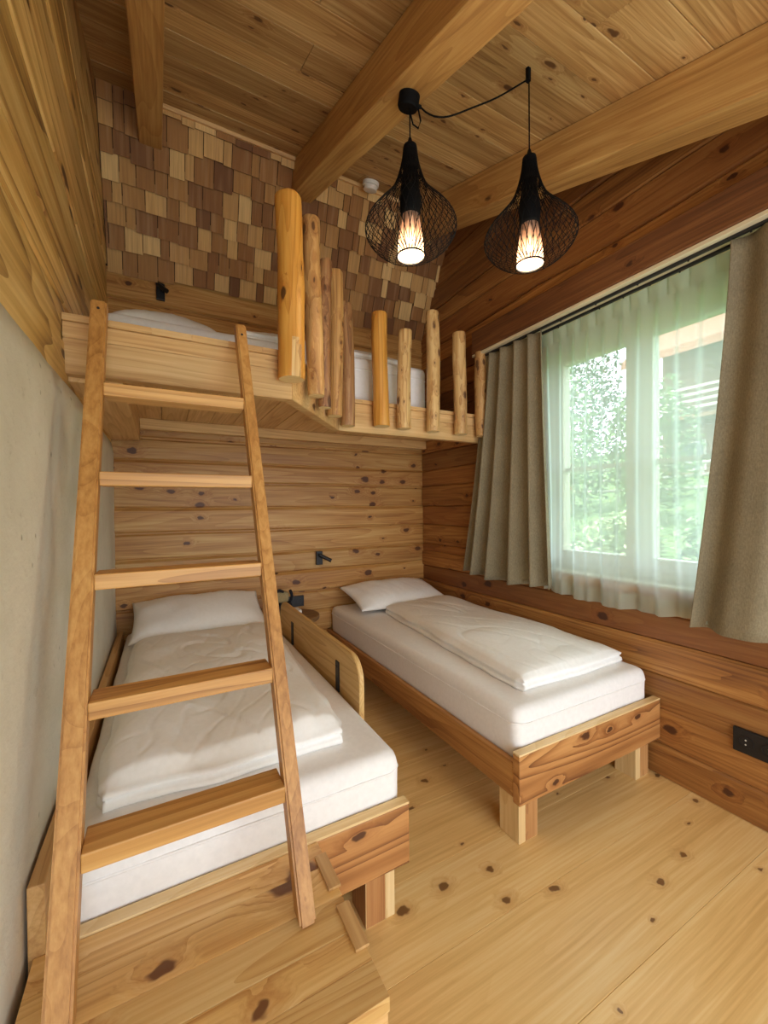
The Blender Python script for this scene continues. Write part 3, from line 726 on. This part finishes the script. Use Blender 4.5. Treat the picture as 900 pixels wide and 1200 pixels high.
socket('wall_socket', 'black socket strip on the window wall near the floor', True, (XR - .004, .70, .338), 3, 'right')
sm = thing('smoke_detector', 'round white smoke detector under the ceiling beside the shingles', 'smoke detector', (1.33, 2.60, 3.59))
# ------------------------------------------------------------------ ceiling fittings
def ceil_disc(bm, x, y, r0, r1, h):
    lathe(bm, [(r0, 0), (r0, -h * .45), (r1, -h * .5), (r1, -h), (r1 * .6, -h - .004)], 0, 0, 36)
    bmesh.ops.rotate(bm, verts=bm.verts, matrix=Matrix.Rotation(TH, 3, 'X')); bmesh.ops.translate(bm, verts=bm.verts, vec=(x, y, ceil_z(y) - .001))
bm = bmesh.new(); ceil_disc(bm, 1.33, 2.60, .058, .047, .05); bmesh.ops.recalc_face_normals(bm, faces=bm.faces); obj('housing', bm, M['white'], sm)

def pendant(x, y, zt, label, cable_pts, swag=None):
    zb = zt - .44
    t = thing('pendant_lamp', label, 'pendant lamp', (x, y, zb))
    prof = [(0, .056), (.006, .078), (.022, .110), (.05, .148), (.078, .172), (.10, .183), (.122, .182), (.145, .168), (.172, .148), (.205, .118), (.24, .088), (.27, .068), (.30, .055), (.33, .045), (.36, .037), (.39, .031), (.43, .026)]
    def rad(h):
        for (h0, r0), (h1, r1) in zip(prof, prof[1:]):
            if h <= h1: f = (h - h0) / (h1 - h0); return r0 + (r1 - r0) * f
        return prof[-1][1]
    # smooth the profile
    hs = [.43 * (k / 40) ** 1.0 for k in range(41)]
    rs = [rad(h) for h in hs]
    for _ in range(1): rs = [rs[0]] + [(rs[i - 1] + 2 * rs[i] + rs[i + 1]) / 4 for i in range(1, len(rs) - 1)] + [rs[-1]]
    bm = bmesh.new()
    for sgn in (-1, 1):
        for k in range(38):
            a0 = 2 * PI * k / 38; R0 = []
            for i, (h, r) in enumerate(zip(hs, rs)):
                a = a0 + sgn * (.75 * (1 - h / .43) ** 1.2); c0, s0 = math.cos(a), math.sin(a); q = .0015
                R0.append([bm.verts.new((x + (r + dr) * c0 - dt * s0, y + (r + dr) * s0 + dt * c0, zb + h + dh)) for dr, dt, dh in ((q, 0, 0), (0, q, 0), (-q, 0, 0), (0, -q, 0))])
            for A, B in zip(R0, R0[1:]):
                for m_ in range(4): bm.faces.new((A[m_], A[(m_ + 1) % 4], B[(m_ + 1) % 4], B[m_]))
    bmesh.ops.recalc_face_normals(bm, faces=bm.faces); cg = obj('cage', bm, M['bwire'], t, smooth=True)
    for r, h, q in ((.056, 0, .003), (.0262, .425, .002)):
        bm = bmesh.new()
        pts = [(x + r * math.cos(2 * PI * k / 40), y + r * math.sin(2 * PI * k / 40), zb + h) for k in range(41)]; tube(bm, pts, q, 6, False)
        obj('cage_ring', bm, M['bwire'], t, smooth=True)
    bm = bmesh.new(); lathe(bm, [(.030, zt - .10), (.027, zt - .03), (.029, zt - .016), (.027, zt - .003), (.012, zt + .004), (.006, zt + .03)], x, y, 28); obj('cap', bm, M['bwire'], t, smooth=True)
    bm = bmesh.new(); lathe(bm, [(.053, zb + .003), (.051, zb + .05), (.043, zb + .11), (.034, zb + .168)], x, y, 36, False, False); sh = obj('shade', bm, M['shade'], t, smooth=True)
    bm = bmesh.new()
    for k in range(14):
        a = 2 * PI * k / 14; tube(bm, [(x + r * math.cos(a), y + r * math.sin(a), zb + h) for r, h in ((.0545, .003), (.0525, .05), (.0445, .11), (.0355, .168))], .0009, 5)
    obj('rib', bm, M['bwire'], sh)
    bm = bmesh.new(); lathe(bm, [(.036, zb + .160), (.040, zb + .17), (.044, zb + .22), (.036, zb + .28), (.028, zb + .345)], x, y, 28); obj('lamp_holder', bm, M['bwire'], t, smooth=True)
    bm = bmesh.new(); bmesh.ops.create_uvsphere(bm, u_segments=20, v_segments=14, radius=.024); bmesh.ops.scale(bm, vec=(1, 1, 1.25), verts=bm.verts); bmesh.ops.translate(bm, verts=bm.verts, vec=(x, y, zb + .085)); obj('bulb', bm, M['bulb'], t, smooth=True)
    bm = bmesh.new(); tube(bm, [(x, y, zb + .112), (x, y, zb + .161)], .012, 12); obj('bulb_neck', bm, M['white'], t)
    bm = bmesh.new(); tube(bm, cable_pts, .0028, 8); obj('cable', bm, M['bwire'], t, smooth=True)
    if swag: bm = bmesh.new(); tube(bm, swag, .0032, 8); plabel(obj('cable', bm, M['bwire'], t, smooth=True), 'slack cable looping from the ceiling rose to the hook')
    ld = bpy.data.lights.new('bulb_light', 'POINT'); ld.energy = 7; ld.color = (1, .80, .55); ld.shadow_soft_size = .03
    lo = bpy.data.objects.new('bulb_light', ld); C.objects.link(lo); lo.parent = t; lo.location = (0, 0, .03)
    return t
rx, ry = .893, 1.40; rz = ceil_z(ry) - .205 / math.cos(TH)
hx, hy = 1.345, 1.205; hz = ceil_z(hy)
r_ = thing('ceiling_rose', 'black round ceiling rose fixed under the middle beam', 'ceiling rose', (rx, ry, rz))
bm = bmesh.new(); lathe(bm, [(.042, 0), (.042, -.038), (.038, -.046), (.004, -.047)], 0, 0, 36)
bmesh.ops.rotate(bm, verts=bm.verts, matrix=Matrix.Rotation(TH, 3, 'X')); bmesh.ops.translate(bm, verts=bm.verts, vec=(rx, ry, rz + .001)); bmesh.ops.recalc_face_normals(bm, faces=bm.faces)
obj('canopy', bm, M['bwire'], r_)
bm = bmesh.new(); tube(bm, [(rx + .036 + 0, ry - .004, rz - .03), (rx + .05, ry - .004, rz - .03)], .007, 10); obj('cable_grip', bm, M['bwire'], r_)
h_ = thing('ceiling_hook', 'small black hook on the ceiling boards carrying the lamp nearer the window', 'hook', (hx, hy, hz))
bm = bmesh.new(); bx(bm, hx - .008, hx + .008, hy - .008, hy + .008, hz - .055, hz + .006, bev=.002); obj('hook_body', bm, M['bwire'], h_)
P0 = Vector((rx + .05, ry - .004, rz - .03)); P1 = Vector((hx, hy, hz - .045)); sw = []
for k in range(25):
    t = k / 24; p = P0.lerp(P1, t); sag = .075 * math.sin(PI * t ** .8) * (1 - .35 * t) + .012 * math.sin(2 * PI * t * 1.5) * (1 - t)
    sw.append((p.x, p.y, p.z - sag))
pendant(rx, ry, 2.775, 'black wire pendant lamp hanging below the ceiling rose on the beam', [(rx, ry, rz - .055), (rx, ry, 2.79)],
        [(rx + .04, ry, rz - .035), (rx + .052, ry, rz - .08), (rx + .04, ry, rz - .115), (rx + .015, ry, rz - .11), (rx + .003, ry, rz - .075)])
pendant(hx + .004, hy, 2.765, 'black wire pendant lamp hanging from the ceiling hook nearer the window', [(hx + .004, hy, hz - .05), (hx + .004, hy, 2.78)], sw)

# ------------------------------------------------------------------ outdoors, seen through the sheer
def foliage(name, cx, cy, cz, rx_, ry_, rz_, n, size, mat, label, seedv, stem=True, cat='shrub', group=None):
    t = thing(name, label, cat, (cx, cy, cz), group); rr = random.Random(seedv); bm = bmesh.new()
    for _ in range(n):
        while True:
            u = Vector((rr.uniform(-1, 1), rr.uniform(-1, 1), rr.uniform(-1, 1)))
            if .35 < u.length < 1: break
        lump = 1 + .25 * noise.noise(u * 2.2 + Vector((seedv, 0, 0)))
        p = Vector((cx + u.x * rx_ * lump, cy + u.y * ry_ * lump, cz + rz_ * (1 + u.z * lump)))
        a = Vector((rr.uniform(-1, 1), rr.uniform(-1, 1), rr.uniform(-.6, .6))).normalized(); b = a.cross(Vector((rr.uniform(-1, 1), rr.uniform(-1, 1), 1))).normalized()
        s = size * rr.uniform(.6, 1.3)
        bm.faces.new([bm.verts.new(p + a * s), bm.verts.new(p + b * s * .45), bm.verts.new(p - a * s), bm.verts.new(p - b * s * .45)])
    obj('leaves', bm, mat, t)
    if stem:
        bm = bmesh.new(); tube(bm, [(cx, cy, cz - .3), (cx + .05, cy, cz + rz_ * 1.2)], [.05 * rx_ + .02, .02], 8); obj('stem', bm, M['log_brown'], t)
def leafm(n, a, b):
    N = NT(n); rnd = N.add('ShaderNodeNewGeometry').outputs['Random Per Island']
    N.link(N.ramp(rnd, [(0, srgb(*a)), (1, srgb(*b))]), N.b.inputs['Base Color']); N.b.inputs['Roughness'].default_value = .6; return N.m
LA = leafm('leaf_green', (34, 70, 38), (150, 180, 120)); LB = leafm('leaf_pale', (60, 96, 52), (186, 204, 150)); LC = leafm('conifer_green', (34, 70, 56), (84, 118, 92))
gm = NT('meadow_grass'); tc = gm.add('ShaderNodeTexCoord'); gm.link(gm.ramp(gm.noise(tc.outputs['Object'], 3, 5), [(.3, srgb(66, 100, 52)), (.7, srgb(120, 146, 84))]), gm.b.inputs['Base Color']); gm.b.inputs['Roughness'].default_value = .9
def hill_z(x, y): return -.15 + .17 * max(0, x - 3.2) + .15 * noise.noise((x * .3, y * .3, 0))
bm = bmesh.new(); G = [[None] * 41 for _ in range(41)]
for i in range(41):
    for j in range(41): x = 2.4 + 48 * (i / 40) ** 1.5; y = -15 + 55 * j / 40; G[i][j] = bm.verts.new((x, y, hill_z(x, y)))
for i in range(40):
    for j in range(40): bm.faces.new((G[i][j], G[i + 1][j], G[i + 1][j + 1], G[i][j + 1]))
struct(obj('ground', bm, gm.m, smooth=True))
for i, (x, y, r, h, m, lb) in enumerate([(6.8, 5.6, 1.0, 1.9, LA, 'tall leafy shrub outside behind the window pane nearer the bunk'), (10.4, 7.8, 1.4, 2.8, LC, 'blue-green tree outside behind the tall leafy shrub'),
        (6.2, 3.75, .55, .52, LB, 'pale green bush outside, below the fence, middle of the window'), (6.3, 2.45, .6, .50, LA, 'low bush outside, below the fence, next to the beige curtain'), (9.6, 5.2, .9, 1.7, LA, 'bushy green tree outside behind the middle of the window'), (4.6, 3.2, .5, .50, LB, 'pale leafy bush outside nearest to the window'), (4.5, 2.0, .5, .44, LA, 'small green bush outside the window, right beside the curtain edge')]):
    foliage('shrub', x, y, hill_z(x, y) - .1, r, r, h, int(5200 * max(.4, h / 2)), .05 if x < 8 else .07, m, lb, i + 20)
f = thing('garden_fence', 'weathered wooden post and rail fence on the slope outside', 'fence', (12.5, 5.0, hill_z(12.5, 5)))
FW = plain('weathered_fence_wood', (176, 170, 158), .8)
for k in range(7):
    y = 2.2 + k * 1.1; z = hill_z(12.5, y); obj('post', box(12.46, 12.56, y - .05, y + .05, z - .2, z + 1.15, bev=.01), FW, f)
for h in (.35, .68, 1.0):
    bm = bmesh.new(); tube(bm, [(12.43, 1.9 + k * .8, hill_z(12.5, 1.9 + k * .8) + h) for k in range(10)], .045, 8); obj('rail', bm, FW, f)
hs_ = thing('chalet', 'wooden chalet with a wide roof and balcony on the slope outside', 'house', (19, 6, hill_z(19, 6)))
HW = wood('chalet_siding', (130, 98, 70), (108, 78, 54), (80, 54, 36), 'y', 'x', 1, 2, .1, .05, .1, .7)
hz0 = hill_z(19, 6) - .8
obj('body', box(18.6, 24, 2.2, 9.6, hz0, hz0 + 6.2), HW, hs_)
bm = bmesh.new(); prism(bm, [(17.0, hz0 + 5.3), (21.3, hz0 + 8.2), (25.6, hz0 + 5.3), (25.6, hz0 + 5.6), (21.3, hz0 + 8.6), (17.0, hz0 + 5.6)], 1.4, 10.4, 'y'); obj('roof', bm, plain('roof_tiles', (150, 104, 84), .8), hs_)
bk = obj('balcony', box(17.5, 18.59, 2.2, 9.6, hz0 + 2.9, hz0 + 3.05), HW, hs_)
for h in (.25, .5, .75, 1.0): obj('railing_bar', box(17.5, 17.56, 2.2, 9.6, hz0 + 3.05 + h - .05, hz0 + 3.05 + h + .05), FW, bk)
for y in (3.2, 5.6, 8.0):
    w = obj('window', box(18.55, 18.6, y, y + 1.0, hz0 + 1.0, hz0 + 2.2), FW, hs_); obj('pane', box(18.53, 18.55, y + .1, y + .9, hz0 + 1.1, hz0 + 2.1), plain('dark_house_glass', (70, 84, 90), .15), w)

# ------------------------------------------------------------------ light
w = bpy.data.worlds.new('sky'); bpy.context.scene.world = w; w.use_nodes = True
bg = w.node_tree.nodes['Background']; bg.inputs[0].default_value = (.86, .93, 1.0, 1); bg.inputs[1].default_value = 5.5
sd = bpy.data.lights.new('sun', 'SUN'); sd.energy = 8.0; sd.angle = .02; sd.color = (1, .95, .86)
so = bpy.data.objects.new('sun', sd); C.objects.link(so); so.rotation_euler = Vector((.55, -.30, -.75)).to_track_quat('-Z', 'Y').to_euler()
for nm, loc, rot, sx, sy in (('window_portal', (2.40, 1.155, 1.68), (0, PI / 2, 0), 1.5, 1.42), ('rear_portal', (.94, -1.32, 1.15), (PI / 2, 0, 0), 2.4, 2.3)):
    ad = bpy.data.lights.new(nm, 'AREA'); ad.shape = 'RECTANGLE'; ad.size = sx; ad.size_y = sy; ad.cycles.is_portal = True
    ao = bpy.data.objects.new(nm, ad); C.objects.link(ao); ao.location = loc; ao.rotation_euler = rot

# ------------------------------------------------------------------ camera
yaw, pit, rol = .4972, .0113, -.0089
fw = Vector((math.sin(yaw) * math.cos(pit), math.cos(yaw) * math.cos(pit), -math.sin(pit))); rt = Vector((math.cos(yaw), -math.sin(yaw), 0)); up = rt.cross(fw)
r2 = rt * math.cos(rol) + up * math.sin(rol); u2 = -rt * math.sin(rol) + up * math.cos(rol)
cam = bpy.data.cameras.new('camera'); cam.sensor_width = 36; cam.sensor_fit = 'AUTO'; cam.lens = 480.28 / 1200 * 36; cam.clip_start = .03
co = bpy.data.objects.new('camera', cam); C.objects.link(co)
co.matrix_world = Matrix.Translation((0, 0, HC)) @ Matrix((r2, u2, -fw)).transposed().to_4x4()
sc = bpy.context.scene; sc.camera = co
vs = sc.view_settings; vs.view_transform = 'Standard'; vs.look = 'None'; vs.gamma = 1; vs.use_curve_mapping = False; vs.exposure = -0.05
sc.cycles.max_bounces = 10; sc.cycles.diffuse_bounces = 6; sc.cycles.transparent_max_bounces = 16; sc.cycles.sample_clamp_indirect = 8
sc.cycles.use_denoising = True
